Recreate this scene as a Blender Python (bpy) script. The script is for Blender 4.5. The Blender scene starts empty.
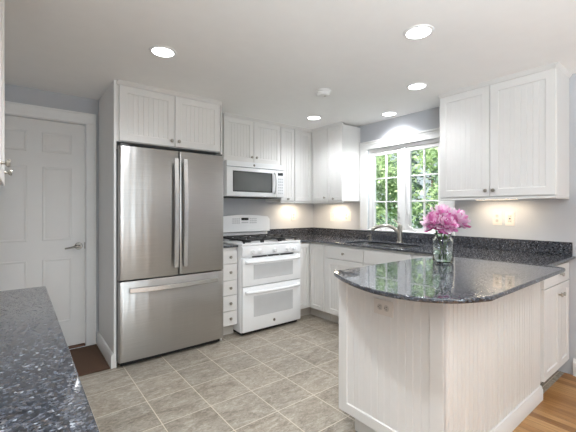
import bpy, bmesh, math, random
from mathutils import Vector, Matrix
random.seed(7)
PI = math.pi
S = bpy.context.scene
COL = S.collection

# ------------------------------------------------------------------ camera
cam_d = bpy.data.cameras.new('camera')
cam = bpy.data.objects.new('camera', cam_d)
COL.objects.link(cam)
cam.location = (-3.355, -3.691, 1.265)
cam.rotation_euler = (PI/2, 0, math.radians(51.939 - 90))
cam_d.sensor_fit = 'HORIZONTAL'
cam_d.sensor_width = 36.0
cam_d.lens = 345.645/576*36.0
cam_d.shift_y = -5.935/576
cam_d.clip_start = 0.02
S.camera = cam

# ------------------------------------------------------------------ world, sun, fill lights, exposure
world = bpy.data.worlds.new('sky')
S.world = world
world.use_nodes = True
wb = world.node_tree.nodes['Background']
wb.inputs['Color'].default_value = (0.80, 0.90, 1.0, 1)
wb.inputs['Strength'].default_value = 0.7

sun_d = bpy.data.lights.new('sun', 'SUN')
sun_d.energy = 12.5
sun_d.angle = math.radians(3)
sun_d.color = (1.0, 0.95, 0.84)
sun = bpy.data.objects.new('sun', sun_d)
COL.objects.link(sun)
sun.location = (-4, 3, 8)
sun.rotation_euler = Vector((0.62, -0.22, -0.75)).to_track_quat('-Z', 'Y').to_euler()

# added fill light in an unseen opening behind the camera, tilted up at the ceiling
fill_d = bpy.data.lights.new('dining_fill', 'AREA')
fill_d.shape = 'RECTANGLE'
fill_d.size, fill_d.size_y = 2.2, 0.8
fill_d.energy = 50
fill_d.spread = math.radians(115)
fill_d.color = (0.80, 0.925, 1.0)
day = bpy.data.objects.new('dining_fill', fill_d)
COL.objects.link(day)
day.location = (-2.5, -8.28, 0.62)
day.rotation_euler = Vector((-0.35, 1, 1.1)).to_track_quat('-Z', 'Z').to_euler()

fill2_d = bpy.data.lights.new('side_fill', 'AREA')  # added fill light in an unseen opening on the left, aimed upward
fill2_d.shape = 'RECTANGLE'
fill2_d.size, fill2_d.size_y = 1.5, 0.8
fill2_d.energy = 64
fill2_d.spread = math.radians(115)
fill2_d.color = (0.80, 0.925, 1.0)
fill2 = bpy.data.objects.new('side_fill', fill2_d)
COL.objects.link(fill2)
fill2.location = (-3.80, -5.05, 0.85)
fill2.rotation_euler = Vector((1, 0.35, 1.9)).to_track_quat('-Z', 'Z').to_euler()

LAMP = 22.0            # watts of a kitchen ceiling light's beam
#
LAMP_DINING = 12.0
#         # emission of a ceiling light's lens
PUCK = 1.6            # watts of one under-cabinet light
vs = S.view_settings
vs.view_transform = 'Standard'
vs.look = 'None'
vs.exposure = 0.52
vs.gamma = 1.0
vs.use_curve_mapping = False
S.cycles.max_bounces = 12
S.cycles.diffuse_bounces = 6
S.cycles.transparent_max_bounces = 16
S.cycles.sample_clamp_indirect = 6.0
S.cycles.caustics_refractive = False
S.cycles.caustics_reflective = False

H = 2.309             # ceiling height

# ------------------------------------------------------------------ material helpers
def lin(c):
    c = c/255.0
    return c/12.92 if c <= 0.04045 else ((c+0.055)/1.055)**2.4
def rgb(r, g, b):
    return (lin(r), lin(g), lin(b), 1.0)

class NT:
    def __init__(self, name):
        self.m = bpy.data.materials.new(name)
        self.m.use_nodes = True
        self.t = self.m.node_tree
        self.bsdf = self.t.nodes['Principled BSDF']
        self.out = self.t.nodes['Material Output']
    def node(self, typ, **kw):
        n = self.t.nodes.new(typ)
        for k, v in kw.items():
            setattr(n, k, v)
        return n
    def link(self, a, b):
        self.t.links.new(a, b)
    def coord(self, scale=(1, 1, 1), loc=(0, 0, 0), rot=(0, 0, 0)):
        tc = self.node('ShaderNodeTexCoord')
        mp = self.node('ShaderNodeMapping')
        mp.inputs['Scale'].default_value = scale
        mp.inputs['Location'].default_value = loc
        mp.inputs['Rotation'].default_value = rot
        self.link(tc.outputs['Object'], mp.inputs['Vector'])
        return mp.outputs['Vector']
    def noise(self, vec, scale, detail=4, rough=0.6, dist=0):
        n = self.node('ShaderNodeTexNoise')
        n.inputs['Scale'].default_value = scale
        n.inputs['Detail'].default_value = detail
        n.inputs['Roughness'].default_value = rough
        n.inputs['Distortion'].default_value = dist
        self.link(vec, n.inputs['Vector'])
        return n
    def ramp(self, fac, stops, interp='LINEAR'):
        r = self.node('ShaderNodeValToRGB')
        r.color_ramp.interpolation = interp
        el = r.color_ramp.elements
        while len(el) > 1:
            el.remove(el[0])
        el[0].position, el[0].color = stops[0]
        for p, c in stops[1:]:
            e = el.new(p)
            e.color = c
        self.link(fac, r.inputs['Fac'])
        return r
    def mix(self, fac, a, b, blend='MIX'):
        n = self.node('ShaderNodeMix', data_type='RGBA', blend_type=blend)
        for sock, v in ((n.inputs[0], fac), (n.inputs[6], a), (n.inputs[7], b)):
            if hasattr(v, 'is_output') or isinstance(v, bpy.types.NodeSocket):
                self.link(v, sock)
            else:
                sock.default_value = v
        return n.outputs[2]
    def bump(self, height, strength=0.2, dist=0.01):
        b = self.node('ShaderNodeBump')
        b.inputs['Strength'].default_value = strength
        b.inputs['Distance'].default_value = dist
        self.link(height, b.inputs['Height'])
        self.link(b.outputs['Normal'], self.bsdf.inputs['Normal'])

def plain(name, col, rough=0.5, metal=0.0, spec=0.5, noise=0.03, coat=0.0):
    k = NT(name)
    v = k.coord()
    n = k.noise(v, 9, 3)
    a = tuple(c*(1-noise) for c in col[:3]) + (1,)
    b = tuple(min(1, c*(1+noise)) for c in col[:3]) + (1,)
    r = k.ramp(n.outputs['Fac'], [(0.3, a), (0.7, b)])
    k.link(r.outputs['Color'], k.bsdf.inputs['Base Color'])
    k.bsdf.inputs['Roughness'].default_value = rough
    k.bsdf.inputs['Metallic'].default_value = metal
    k.bsdf.inputs['Specular IOR Level'].default_value = spec
    k.bsdf.inputs['Coat Weight'].default_value = coat
    return k.m

def emit(name, col, strength):
    k = NT(name)
    e = k.node('ShaderNodeEmission')
    e.inputs['Color'].default_value = col
    e.inputs['Strength'].default_value = strength
    k.link(e.outputs[0], k.out.inputs['Surface'])
    return k.m

M = {}
M['wall'] = plain('wall_paint', rgb(194, 196, 200), 0.7, noise=0.012)
M['wall_door'] = plain('wall_paint_grey', rgb(196, 198, 203), 0.7, noise=0.012)
M['ceiling'] = plain('ceiling_paint', rgb(246, 245, 243), 0.8, noise=0.01)
M['cabinet'] = plain('cabinet_white', rgb(229, 227, 224), 0.38, noise=0.01)
M['trim'] = plain('trim_white', rgb(238, 237, 235), 0.4, noise=0.01)
M['door'] = plain('door_white', rgb(228, 226, 223), 0.42, noise=0.01)
M['appliance'] = plain('appliance_white', rgb(242, 243, 244), 0.16, noise=0.005, coat=0.3)
M['appliance_grey'] = plain('appliance_pale_grey', rgb(196, 198, 200), 0.3, noise=0.01)
M['oven_glass'] = plain('oven_window_glass', rgb(205, 206, 207), 0.1, noise=0.02, coat=0.4)
M['dark_glass'] = plain('microwave_window_glass', rgb(84, 87, 86), 0.08, noise=0.03, coat=0.6)
M['black'] = plain('black_plastic', rgb(24, 24, 25), 0.4)
M['iron'] = plain('cast_iron', rgb(36, 36, 37), 0.55, noise=0.1)
M['gasket'] = plain('dark_gasket_and_shadow', rgb(38, 38, 38), 0.7)
M['display'] = plain('black_display', rgb(14, 15, 16), 0.12)
M['nickel'] = plain('brushed_nickel', rgb(176, 170, 160), 0.28, 0.95, noise=0.04)
M['chrome'] = plain('polished_chrome', rgb(205, 205, 205), 0.12, 1.0)
M['dark_nickel'] = plain('dark_nickel', rgb(120, 115, 108), 0.3, 0.95)
M['plate'] = plain('outlet_plate', rgb(222, 215, 208), 0.35, noise=0.01)
M['socket'] = plain('outlet_face', rgb(196, 190, 184), 0.4, noise=0.01)
M['slot'] = plain('outlet_slot', rgb(50, 47, 45), 0.5)
M['wood_dark'] = plain('threshold_wood', rgb(96, 62, 42), 0.5, noise=0.15)
M['lens'] = emit('lamp_lens', (0.97, 0.975, 1.0, 1), 9.0)
M['puck'] = emit('under_cabinet_lens', (1.0, 0.80, 0.55, 1), 12.0)
M['kick'] = plain('toe_kick', rgb(205, 200, 193), 0.5, noise=0.02)

def granite():
    k = NT('blue_black_granite')
    v = k.coord()
    vo = k.node('ShaderNodeTexVoronoi')
    vo.inputs['Scale'].default_value = 190
    vo.inputs['Randomness'].default_value = 1
    k.link(v, vo.inputs['Vector'])
    sep = k.node('ShaderNodeSeparateColor')
    k.link(vo.outputs['Color'], sep.inputs['Color'])
    base = k.ramp(sep.outputs['Red'], [(0.0, rgb(12, 13, 15)), (0.30, rgb(26, 28, 33)), (0.55, rgb(44, 47, 55)),
                                       (0.76, rgb(72, 76, 86)), (0.90, rgb(108, 112, 121)), (0.965, rgb(176, 181, 188))], 'CONSTANT')
    n = k.noise(v, 75, 4, 0.75)
    r2 = k.ramp(n.outputs['Fac'], [(0.38, rgb(10, 11, 13)), (0.62, rgb(100, 104, 114))])
    c = k.mix(0.45, base.outputs['Color'], r2.outputs['Color'])
    br = k.ramp(sep.outputs['Green'], [(0.0, (0, 0, 0, 1)), (0.88, (0.6, 0.6, 0.6, 1))], 'CONSTANT')
    c = k.mix(br.outputs['Color'], c, rgb(84, 74, 66))
    k.link(c, k.bsdf.inputs['Base Color'])
    rr = k.ramp(sep.outputs['Blue'], [(0.0, (0.03, 0.03, 0.03, 1)), (0.66, (0.10, 0.10, 0.10, 1)), (0.85, (0.32, 0.32, 0.32, 1))], 'CONSTANT')
    k.link(rr.outputs['Color'], k.bsdf.inputs['Roughness'])
    k.bsdf.inputs['IOR'].default_value = 1.72
    return k.m
M['granite'] = granite()

def tile_floor():
    k = NT('slate_look_tile')
    tw, th = 0.307, 0.310
    v = k.coord(loc=(2.066 + 10*tw, 1.318 + 10*th, 0))
    b = k.node('ShaderNodeTexBrick')
    b.offset = 0.0
    b.squash = 1.0
    b.inputs['Scale'].default_value = 1.0
    b.inputs['Brick Width'].default_value = tw
    b.inputs['Row Height'].default_value = th
    b.inputs['Mortar Size'].default_value = 0.0030
    b.inputs['Mortar Smooth'].default_value = 0.2
    b.inputs['Bias'].default_value = 0.0
    b.inputs['Color1'].default_value = (0, 0, 0, 1)
    b.inputs['Color2'].default_value = (1, 1, 1, 1)
    b.inputs['Mortar'].default_value = (0.5, 0.5, 0.5, 1)
    k.link(v, b.inputs['Vector'])
    off = k.node('ShaderNodeVectorMath', operation='MULTIPLY_ADD')
    k.link(b.outputs['Color'], off.inputs[0])
    off.inputs[1].default_value = (7, 13, 3)
    k.link(v, off.inputs[2])
    st = k.node('ShaderNodeMapping')
    st.inputs['Rotation'].default_value = (0, 0, 0.5)
    st.inputs['Scale'].default_value = (1.0, 2.2, 1)
    k.link(off.outputs[0], st.inputs['Vector'])
    n1 = k.noise(st.outputs['Vector'], 3.0, 8, 0.64, 1.6)
    n2 = k.noise(st.outputs['Vector'], 24, 7, 0.75, 1.2)
    c1 = k.ramp(n1.outputs['Fac'], [(0.34, rgb(116, 105, 92)), (0.44, rgb(148, 138, 124)), (0.54, rgb(166, 157, 144)), (0.66, rgb(190, 182, 170))])
    c2 = k.ramp(n2.outputs['Fac'], [(0.36, rgb(92, 82, 71)), (0.50, rgb(156, 146, 132)), (0.63, rgb(206, 199, 187))])
    c = k.mix(0.46, c1.outputs['Color'], c2.outputs['Color'])
    tone = k.ramp(b.outputs['Color'], [(0, (0.83, 0.83, 0.825, 1)), (1, (0.98, 0.97, 0.955, 1))])
    c = k.mix(1.0, c, tone.outputs['Color'], 'MULTIPLY')
    c = k.mix(b.outputs['Fac'], c, rgb(206, 195, 178))
    k.link(c, k.bsdf.inputs['Base Color'])
    k.bsdf.inputs['Roughness'].default_value = 0.38
    k.bump(n2.outputs['Fac'], 0.10, 0.004)
    return k.m
M['tile'] = tile_floor()

def oak_floor():
    k = NT('honey_oak_boards')
    v = k.coord(rot=(0, 0, PI/2))
    b = k.node('ShaderNodeTexBrick')
    b.offset = 0.37
    b.inputs['Scale'].default_value = 1.0
    b.inputs['Brick Width'].default_value = 0.95
    b.inputs['Row Height'].default_value = 0.058
    b.inputs['Mortar Size'].default_value = 0.0008
    b.inputs['Color1'].default_value = (0, 0, 0, 1)
    b.inputs['Color2'].default_value = (1, 1, 1, 1)
    b.inputs['Mortar'].default_value = (0.5, 0.5, 0.5, 1)
    k.link(v, b.inputs['Vector'])
    off = k.node('ShaderNodeVectorMath', operation='MULTIPLY_ADD')
    k.link(b.outputs['Color'], off.inputs[0])
    off.inputs[1].default_value = (5, 9, 0)
    k.link(v, off.inputs[2])
    st = k.node('ShaderNodeMapping')
    st.inputs['Scale'].default_value = (2.0, 26, 1)
    k.link(off.outputs[0], st.inputs['Vector'])
    n = k.noise(st.outputs['Vector'], 2.2, 6, 0.6, 0.8)
    c1 = k.ramp(b.outputs['Color'], [(0.0, rgb(150, 104, 56)), (0.5, rgb(178, 132, 80)), (1.0, rgb(196, 154, 104))])
    c2 = k.ramp(n.outputs['Fac'], [(0.3, (0.70, 0.64, 0.58, 1)), (0.65, (1.05, 1.03, 1.0, 1))])
    c = k.mix(1.0, c1.outputs['Color'], c2.outputs['Color'], 'MULTIPLY')
    c = k.mix(b.outputs['Fac'], c, rgb(92, 58, 32))
    k.link(c, k.bsdf.inputs['Base Color'])
    k.bsdf.inputs['Roughness'].default_value = 0.3
    return k.m
M['oak'] = oak_floor()

def stainless():
    k = NT('brushed_stainless')
    v = k.coord(scale=(1, 1, 240))
    n = k.noise(v, 3.0, 4, 0.6)
    r = k.ramp(n.outputs['Fac'], [(0.3, rgb(174, 172, 169)), (0.7, rgb(194, 192, 189))])
    k.link(r.outputs['Color'], k.bsdf.inputs['Base Color'])
    k.bsdf.inputs['Metallic'].default_value = 1.0
    k.bsdf.inputs['Roughness'].default_value = 0.30
    k.bsdf.inputs['Anisotropic'].default_value = 0.75
    tg = k.node('ShaderNodeTangent', direction_type='RADIAL', axis='Z')
    k.link(tg.outputs[0], k.bsdf.inputs['Tangent'])
    k.bsdf.inputs['Anisotropic Rotation'].default_value = 0.25
    v2 = k.coord(scale=(1, 1, 0.05))
    n2 = k.noise(v2, 7.0, 2, 0.5)
    k.bump(n2.outputs['Fac'], 0.25, 0.02)
    return k.m
M['steel'] = stainless()
M['steel_handle'] = plain('satin_steel_handle', rgb(214, 213, 211), 0.26, 1.0, noise=0.02)
M['steel_sink'] = plain('stainless_sink', rgb(190, 190, 190), 0.25, 1.0, noise=0.05)
M['fridge_side'] = plain('fridge_grey_side', rgb(110, 110, 110), 0.5)

def ribbed_mat():
    k = NT('brown_ribbed_mat')
    v = k.coord()
    w = k.node('ShaderNodeTexWave')
    w.inputs['Scale'].default_value = 45
    w.inputs['Distortion'].default_value = 0.6
    k.link(v, w.inputs['Vector'])
    n = k.noise(v, 160, 3)
    f = k.mix(0.5, w.outputs['Color'], n.outputs['Color'])
    r = k.ramp(f, [(0.3, rgb(58, 40, 30)), (0.7, rgb(106, 78, 58))])
    k.link(r.outputs['Color'], k.bsdf.inputs['Base Color'])
    k.bsdf.inputs['Roughness'].default_value = 0.95
    k.bump(w.outputs['Fac'], 0.5, 0.004)
    return k.m
M['mat'] = ribbed_mat()

def pane_glass():
    k = NT('window_pane_glass')
    tr = k.node('ShaderNodeBsdfTransparent')
    tr.inputs['Color'].default_value = (0.96, 0.98, 0.97, 1)
    gl = k.node('ShaderNodeBsdfGlossy')
    gl.inputs['Roughness'].default_value = 0.02
    fr = k.node('ShaderNodeFresnel')
    ge = k.node('ShaderNodeNewGeometry')
    mr = k.node('ShaderNodeMapRange')
    mr.inputs['To Min'].default_value = 1.45      # entering the pane
    mr.inputs['To Max'].default_value = 1/1.45    # leaving it: thin sheet, no total reflection
    k.link(ge.outputs['Backfacing'], mr.inputs['Value'])
    k.link(mr.outputs['Result'], fr.inputs['IOR'])
    mx = k.node('ShaderNodeMixShader')
    k.link(fr.outputs[0], mx.inputs[0])
    k.link(tr.outputs[0], mx.inputs[1])
    k.link(gl.outputs[0], mx.inputs[2])
    k.link(mx.outputs[0], k.out.inputs['Surface'])
    return k.m
M['pane'] = pane_glass()

def jar_glass():
    k = NT('clear_jar_glass')
    k.bsdf.inputs['Base Color'].default_value = (0.93, 0.97, 0.95, 1)
    k.bsdf.inputs['Roughness'].default_value = 0.01
    k.bsdf.inputs['IOR'].default_value = 1.45
    k.bsdf.inputs['Transmission Weight'].default_value = 1.0
    return k.m
M['jar'] = jar_glass()
def water():
    k = NT('vase_water')
    k.bsdf.inputs['Base Color'].default_value = (0.96, 0.99, 0.97, 1)
    k.bsdf.inputs['Roughness'].default_value = 0.0
    k.bsdf.inputs['IOR'].default_value = 1.33
    k.bsdf.inputs['Transmission Weight'].default_value = 1.0
    return k.m
M['water'] = water()

def leafy(name, stops, scale=0.9, rough=0.5, trans=0.45, isl=0.55):
    k = NT(name)
    v = k.coord()
    n = k.noise(v, scale, 4, 0.7)
    wn = k.node('ShaderNodeTexWhiteNoise')
    g = k.node('ShaderNodeNewGeometry')
    k.link(g.outputs['Random Per Island'], wn.inputs['Vector'])
    f = k.mix(isl, n.outputs['Color'], wn.outputs['Color'])
    r = k.ramp(f, stops)
    k.link(r.outputs['Color'], k.bsdf.inputs['Base Color'])
    k.bsdf.inputs['Roughness'].default_value = rough
    t = k.node('ShaderNodeBsdfTranslucent')
    k.link(r.outputs['Color'], t.inputs['Color'])
    mx = k.node('ShaderNodeMixShader')
    mx.inputs[0].default_value = trans
    k.link(k.bsdf.outputs[0], mx.inputs[1])
    k.link(t.outputs[0], mx.inputs[2])
    k.link(mx.outputs[0], k.out.inputs['Surface'])
    return k.m
M['leaf_light'] = leafy('leaves_light_green', [(0.25, rgb(104, 130, 94)), (0.5, rgb(170, 196, 146)), (0.75, rgb(224, 235, 200))])
M['leaf_mid'] = leafy('leaves_mid_green', [(0.25, rgb(92, 118, 94)), (0.5, rgb(148, 176, 134)), (0.75, rgb(204, 221, 180))])
M['leaf_dark'] = leafy('leaves_blue_green', [(0.25, rgb(70, 94, 84)), (0.5, rgb(116, 144, 124)), (0.75, rgb(172, 194, 172))])
M['bark'] = plain('bark', rgb(92, 78, 64), 0.9, noise=0.3)
M['lawn'] = leafy('lawn', [(0.3, rgb(70, 100, 50)), (0.7, rgb(120, 150, 80))], 3, 0.9, 0.0)
M['stem'] = plain('flower_stem', rgb(96, 132, 62), 0.5, noise=0.15)
M['petal_leaf'] = leafy('peony_leaves', [(0.3, rgb(54, 84, 40)), (0.7, rgb(98, 130, 62))], 9, 0.45, 0.3)
M['petal'] = leafy('peony_petals_pink', [(0.30, rgb(212, 104, 170)), (0.42, rgb(232, 172, 212)), (0.54, rgb(243, 214, 233)), (0.72, rgb(250, 238, 245))], 30, 0.6, 0.25, 0.7)
M['petal_deep'] = leafy('peony_petals_deep_pink', [(0.30, rgb(202, 78, 152)), (0.42, rgb(226, 150, 200)), (0.54, rgb(240, 202, 226)), (0.72, rgb(249, 232, 242))], 30, 0.6, 0.25, 0.7)

# ------------------------------------------------------------------ mesh helpers
class MB:
    def __init__(self):
        self.bm = bmesh.new()
    def box(self, x0, x1, y0, y1, z0, z1, b=0.0, seg=1):
        if x0 > x1: x0, x1 = x1, x0
        if y0 > y1: y0, y1 = y1, y0
        if z0 > z1: z0, z1 = z1, z0
        vs_ = [self.bm.verts.new((x, y, z)) for x in (x0, x1) for y in (y0, y1) for z in (z0, z1)]
        fs = []
        for q in ((0, 1, 3, 2), (4, 6, 7, 5), (0, 4, 5, 1), (2, 3, 7, 6), (0, 2, 6, 4), (1, 5, 7, 3)):
            fs.append(self.bm.faces.new([vs_[i] for i in q]))
        if b > 0:
            es = list({e for f in fs for e in f.edges})
            bmesh.ops.bevel(self.bm, geom=es, offset=b, segments=seg, affect='EDGES', profile=0.5)
        return self
    def poly_prism(self, pts, axis, a0, a1):
        # pts: 2D outline in the plane perpendicular to axis; axis 'x' -> (y,z), 'y' -> (x,z), 'z' -> (x,y)
        def p(u, w, a):
            return {'x': (a, u, w), 'y': (u, a, w), 'z': (u, w, a)}[axis]
        n = len(pts)
        A = [self.bm.verts.new(p(u, w, a0)) for u, w in pts]
        B = [self.bm.verts.new(p(u, w, a1)) for u, w in pts]
        self.bm.faces.new(A); self.bm.faces.new(B[::-1])
        for i in range(n):
            j = (i+1) % n
            self.bm.faces.new((A[i], A[j], B[j], B[i]))
        return self
    def lathe(self, prof, c=(0, 0, 0), axis='z', seg=24, sign=1):
        rings = []
        for r, h in prof:
            h *= sign
            if r < 1e-6:
                q = {'z': (0, 0, h), 'y': (0, h, 0), 'x': (h, 0, 0)}[axis]
                rings.append([self.bm.verts.new((c[0]+q[0], c[1]+q[1], c[2]+q[2]))])
            else:
                ring = []
                for i in range(seg):
                    a = 2*PI*i/seg
                    ca, sa = r*math.cos(a), r*math.sin(a)
                    q = {'z': (ca, sa, h), 'y': (ca, h, sa), 'x': (h, ca, sa)}[axis]
                    ring.append(self.bm.verts.new((c[0]+q[0], c[1]+q[1], c[2]+q[2])))
                rings.append(ring)
        for A, B in zip(rings, rings[1:]):
            if len(A) == 1 and len(B) == 1:
                continue
            for i in range(seg):
                j = (i+1) % seg
                if len(A) == 1:
                    self.bm.faces.new((A[0], B[i], B[j]))
                elif len(B) == 1:
                    self.bm.faces.new((A[i], A[j], B[0]))
                else:
                    self.bm.faces.new((A[i], A[j], B[j], B[i]))
        return self
    def tube(self, pts, r, seg=10, flat=1.0, cap=True):
        pts = [Vector(p) for p in pts]
        rs = r if isinstance(r, (list, tuple)) else [r]*len(pts)
        rings = []
        up = None
        for i, p in enumerate(pts):
            t = (pts[min(i+1, len(pts)-1)] - pts[max(i-1, 0)]).normalized()
            if up is None:
                up = Vector((0, 0, 1)) if abs(t.z) < 0.9 else Vector((1, 0, 0))
            n = (up - t*up.dot(t)).normalized()
            b = t.cross(n)
            up = n
            rings.append([self.bm.verts.new(p + rs[i]*(n*math.cos(2*PI*k/seg)*flat + b*math.sin(2*PI*k/seg))) for k in range(seg)])
        for A, B in zip(rings, rings[1:]):
            for i in range(seg):
                j = (i+1) % seg
                self.bm.faces.new((A[i], A[j], B[j], B[i]))
        if cap:
            self.bm.faces.new(rings[0]); self.bm.faces.new(rings[-1])
        return self
    def quad(self, *ps):
        self.bm.faces.new([self.bm.verts.new(p) for p in ps])
        return self
    def strip(self, line, z0, z1):
        """vertical sheet following a list of (x, y) points"""
        A = [self.bm.verts.new((x, y, z0)) for x, y in line]
        B = [self.bm.verts.new((x, y, z1)) for x, y in line]
        for i in range(len(line)-1):
            self.bm.faces.new((A[i], A[i+1], B[i+1], B[i]))
        return self

def obj(name, mb, mat, parent=None, loc=(0, 0, 0), rz=0.0, smooth=True, bev=0.0, recalc=True):
    bm = mb.bm
    if recalc:
        bmesh.ops.recalc_face_normals(bm, faces=bm.faces)
    me = bpy.data.meshes.new(name)
    bm.to_mesh(me); bm.free()
    if smooth:
        me.shade_smooth()
        me.set_sharp_from_angle(angle=math.radians(35))
    o = bpy.data.objects.new(name, me)
    COL.objects.link(o)
    me.materials.append(M[mat] if isinstance(mat, str) else mat)
    o.location = loc
    o.rotation_euler = (0, 0, rz)
    if parent:
        o.parent = parent
    if bev:
        b = o.modifiers.new('bevel', 'BEVEL')
        b.width = bev; b.segments = 2; b.limit_method = 'ANGLE'
    return o

def tag(o, label=None, cat=None, group=None, kind=None):
    if label: o['label'] = label
    if cat: o['category'] = cat
    if group: o['group'] = group
    if kind: o['kind'] = kind
    return o

def thing(name, label, cat, loc=(0, 0, 0), rz=0.0, group=None):
    o = bpy.data.objects.new(name, None)
    COL.objects.link(o)
    o.location = loc
    o.rotation_euler = (0, 0, rz)
    return tag(o, label, cat, group)

def struct(name, mb, mat, parent=None, label=None, **kw):
    o = obj(name, mb, mat, parent, **kw)
    if not parent:
        o['kind'] = 'structure'
    if label: o['label'] = label
    return o

# ------------------------------------------------------------------ SETTING
XL, YN = -3.73, -8.2
TY = -2.90
struct('floor', MB().box(XL, 0, TY, 0.0, -0.06, 0.0), 'tile', smooth=False, label='beige slate-look square floor tiles with pale grout')
struct('floor_wood', MB().box(XL, 0, YN, TY-0.001, -0.06, 0.0), 'oak', smooth=False, label='honey oak strip floor beyond the peninsula')
struct('ceiling', MB().box(XL-0.15, 0.15, YN-0.15, 0.15, H, H+0.16), 'ceiling', smooth=False, label='smooth white kitchen ceiling')
# far wall (refrigerator and range wall) with the door opening
DX0, DX1, DZ = -3.605, -2.842, 2.072
w = MB()
w.box(DX1, 0.15, 0.0, 0.15, 0, H)
w.box(XL-0.15, DX0, 0.0, 0.15, 0, H)
w.box(DX0, DX1, 0.0, 0.15, DZ, H)
struct('wall_far', w, 'wall', smooth=False, label='pale grey wall behind the refrigerator and range')
# window wall
WY0, WY1, WZ0, WZ1 = -1.935, -0.985, 1.03, 1.995
w = MB()
w.box(0, 0.15, WY1, -0.0005, 0, H)
w.box(0, 0.15, YN, WY0, 0, H)
w.box(0, 0.15, WY0, WY1, 0, WZ0)
w.box(0, 0.15, WY0, WY1, WZ1, H)
struct('wall_right', w, 'wall', smooth=False, label='pale grey wall with the window')
w = MB()
w.box(XL-0.15, XL, -4.25, 0.0, 0, H); w.box(XL-0.15, XL, YN, -5.85, 0, H)
w.box(XL-0.15, XL, -5.85, -4.25, 0, 0.45); w.box(XL-0.15, XL, -5.85, -4.25, 2.05, H)
struct('wall_left', w, 'wall_door', smooth=False)
w = MB()
w.box(XL, -3.65, YN-0.15, YN, 0, H); w.box(-1.35, 0.15, YN-0.15, YN, 0, H)
w.box(-3.65, -1.35, YN-0.15, YN, 2.1, H); w.box(-3.65, -1.35, YN-0.15, YN, 0, 0.2)
struct('wall_near', w, 'wall', smooth=False)
# partition stub at the left of the refrigerator
struct('wall_partition', MB().box(-2.748, -2.728, -0.655, -0.001, 0.0, H-0.001, 0.0015), 'trim', label='narrow white panel at the left of the refrigerator')
struct('baseboard_left', MB().poly_prism([(-2.766, 0), (-2.749, 0), (-2.749, 0.115), (-2.757, 0.112), (-2.766, 0.095)], 'y', -0.655, -0.02), 'trim', label='white baseboard along the panel beside the refrigerator')
struct('baseboard_right', MB().poly_prism([(-0.016, 0), (-0.001, 0), (-0.001, 0.13), (-0.006, 0.128), (-0.010, 0.108), (-0.016, 0.10)], 'y', YN, -2.955), 'trim', label='white baseboard on the window wall beyond the cabinets')
struct('baseboard_far', MB().poly_prism([(-0.016, 0), (-0.001, 0), (-0.001, 0.115), (-0.006, 0.112), (-0.016, 0.095)], 'x', -2.764, -2.749), 'trim')

# door with casing
cs = MB()
def casing_v(mb, x0, x1, z0, z1):
    mb.box(x0, x1, -0.017, -0.0005, z0, z1, 0.003)
    mb.box(x0+0.012, x1-0.028, -0.022, -0.016, z0, z1, 0.003)
cs.box(DX1-0.008, -2.770, -0.018, -0.0005, 0, 2.064, 0.004)
cs.box(-2.790, -2.772, -0.024, -0.016, 0, 2.163, 0.003)
cs.box(-3.700, DX0+0.008, -0.018, -0.0005, 0, 2.064, 0.004)
cs.box(-3.700, -2.770, -0.018, -0.0005, 2.064, 2.165, 0.004)
cs.box(-3.700, -2.790, -0.024, -0.016, 2.145, 2.163, 0.003)
cs.box(DX1-0.012, DX1-0.0006, -0.001, 0.11, 0, DZ-0.001)
cs.box(DX0+0.0006, DX0+0.012, -0.001, 0.11, 0, DZ-0.001)
cs.box(DX0+0.012, DX1-0.012, -0.001, 0.11, DZ-0.012, DZ-0.0006)
struct('trim_1', cs, 'trim', label='wide white door casing')
d = MB()
dx0, dx1 = DX0+0.016, DX1-0.016
dy = 0.03
d.box(dx0, dx1, dy, dy+0.04, 0.022, DZ-0.016, 0.002)
def raised(mb, x0, x1, z0, z1, y):
    # sunk moulding ring with a raised field, as six-panel doors have
    o, i1, i2 = 0.0, 0.016, 0.045
    def ring(k, yy):
        return [mb.bm.verts.new(p) for p in ((x0+k, yy, z0+k), (x1-k, yy, z0+k), (x1-k, yy, z1-k), (x0+k, yy, z1-k))]
    R = [ring(0, y-0.0008), ring(0.004, y-0.006), ring(0.012, y-0.006), ring(0.020, y-0.0012), ring(0.042, y-0.0075)]
    for A, B in zip(R, R[1:]):
        for q in range(4):
            mb.bm.faces.new((A[q], A[(q+1) % 4], B[(q+1) % 4], B[q]))
    mb.bm.faces.new(R[-1])
for (a, b) in ((-3.508, -3.290), (-3.182, -2.962)):
    for (z0, z1) in ((0.25, 0.83), (0.995, 1.645), (1.775, 1.95)):
        raised(d, a, b, z0, z1, dy)
door = struct('door_1', d, 'door', label='closed white six-panel door with a lever handle')
h = MB()
h.lathe([(0, -0.010), (0.030, -0.010), (0.033, -0.004), (0.033, 0.0)], (-2.908, dy, 0.932), 'y', 24)
h.lathe([(0.011, 0), (0.011, -0.05)], (-2.908, dy, 0.932), 'y', 14)
h.tube([(-2.905, dy-0.052, 0.932), (-2.935, dy-0.054, 0.932), (-2.975, dy-0.056, 0.925), (-3.02, dy-0.052, 0.918)], [0.011, 0.010, 0.008, 0.006], 12)
struct('door_handle', h, 'dark_nickel', door)
h = MB().box(dx1-0.004, dx1+0.003, dy-0.004, dy+0.03, 0.905, 0.965, 0.001)
struct('strike_plate', h, 'dark_nickel', door)
struct('trim_2', MB().box(DX0+0.013, DX1-0.013, 0.0, 0.11, 0.0005, 0.018, 0.003), 'wood_dark', label='dark wood threshold under the door')

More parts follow.
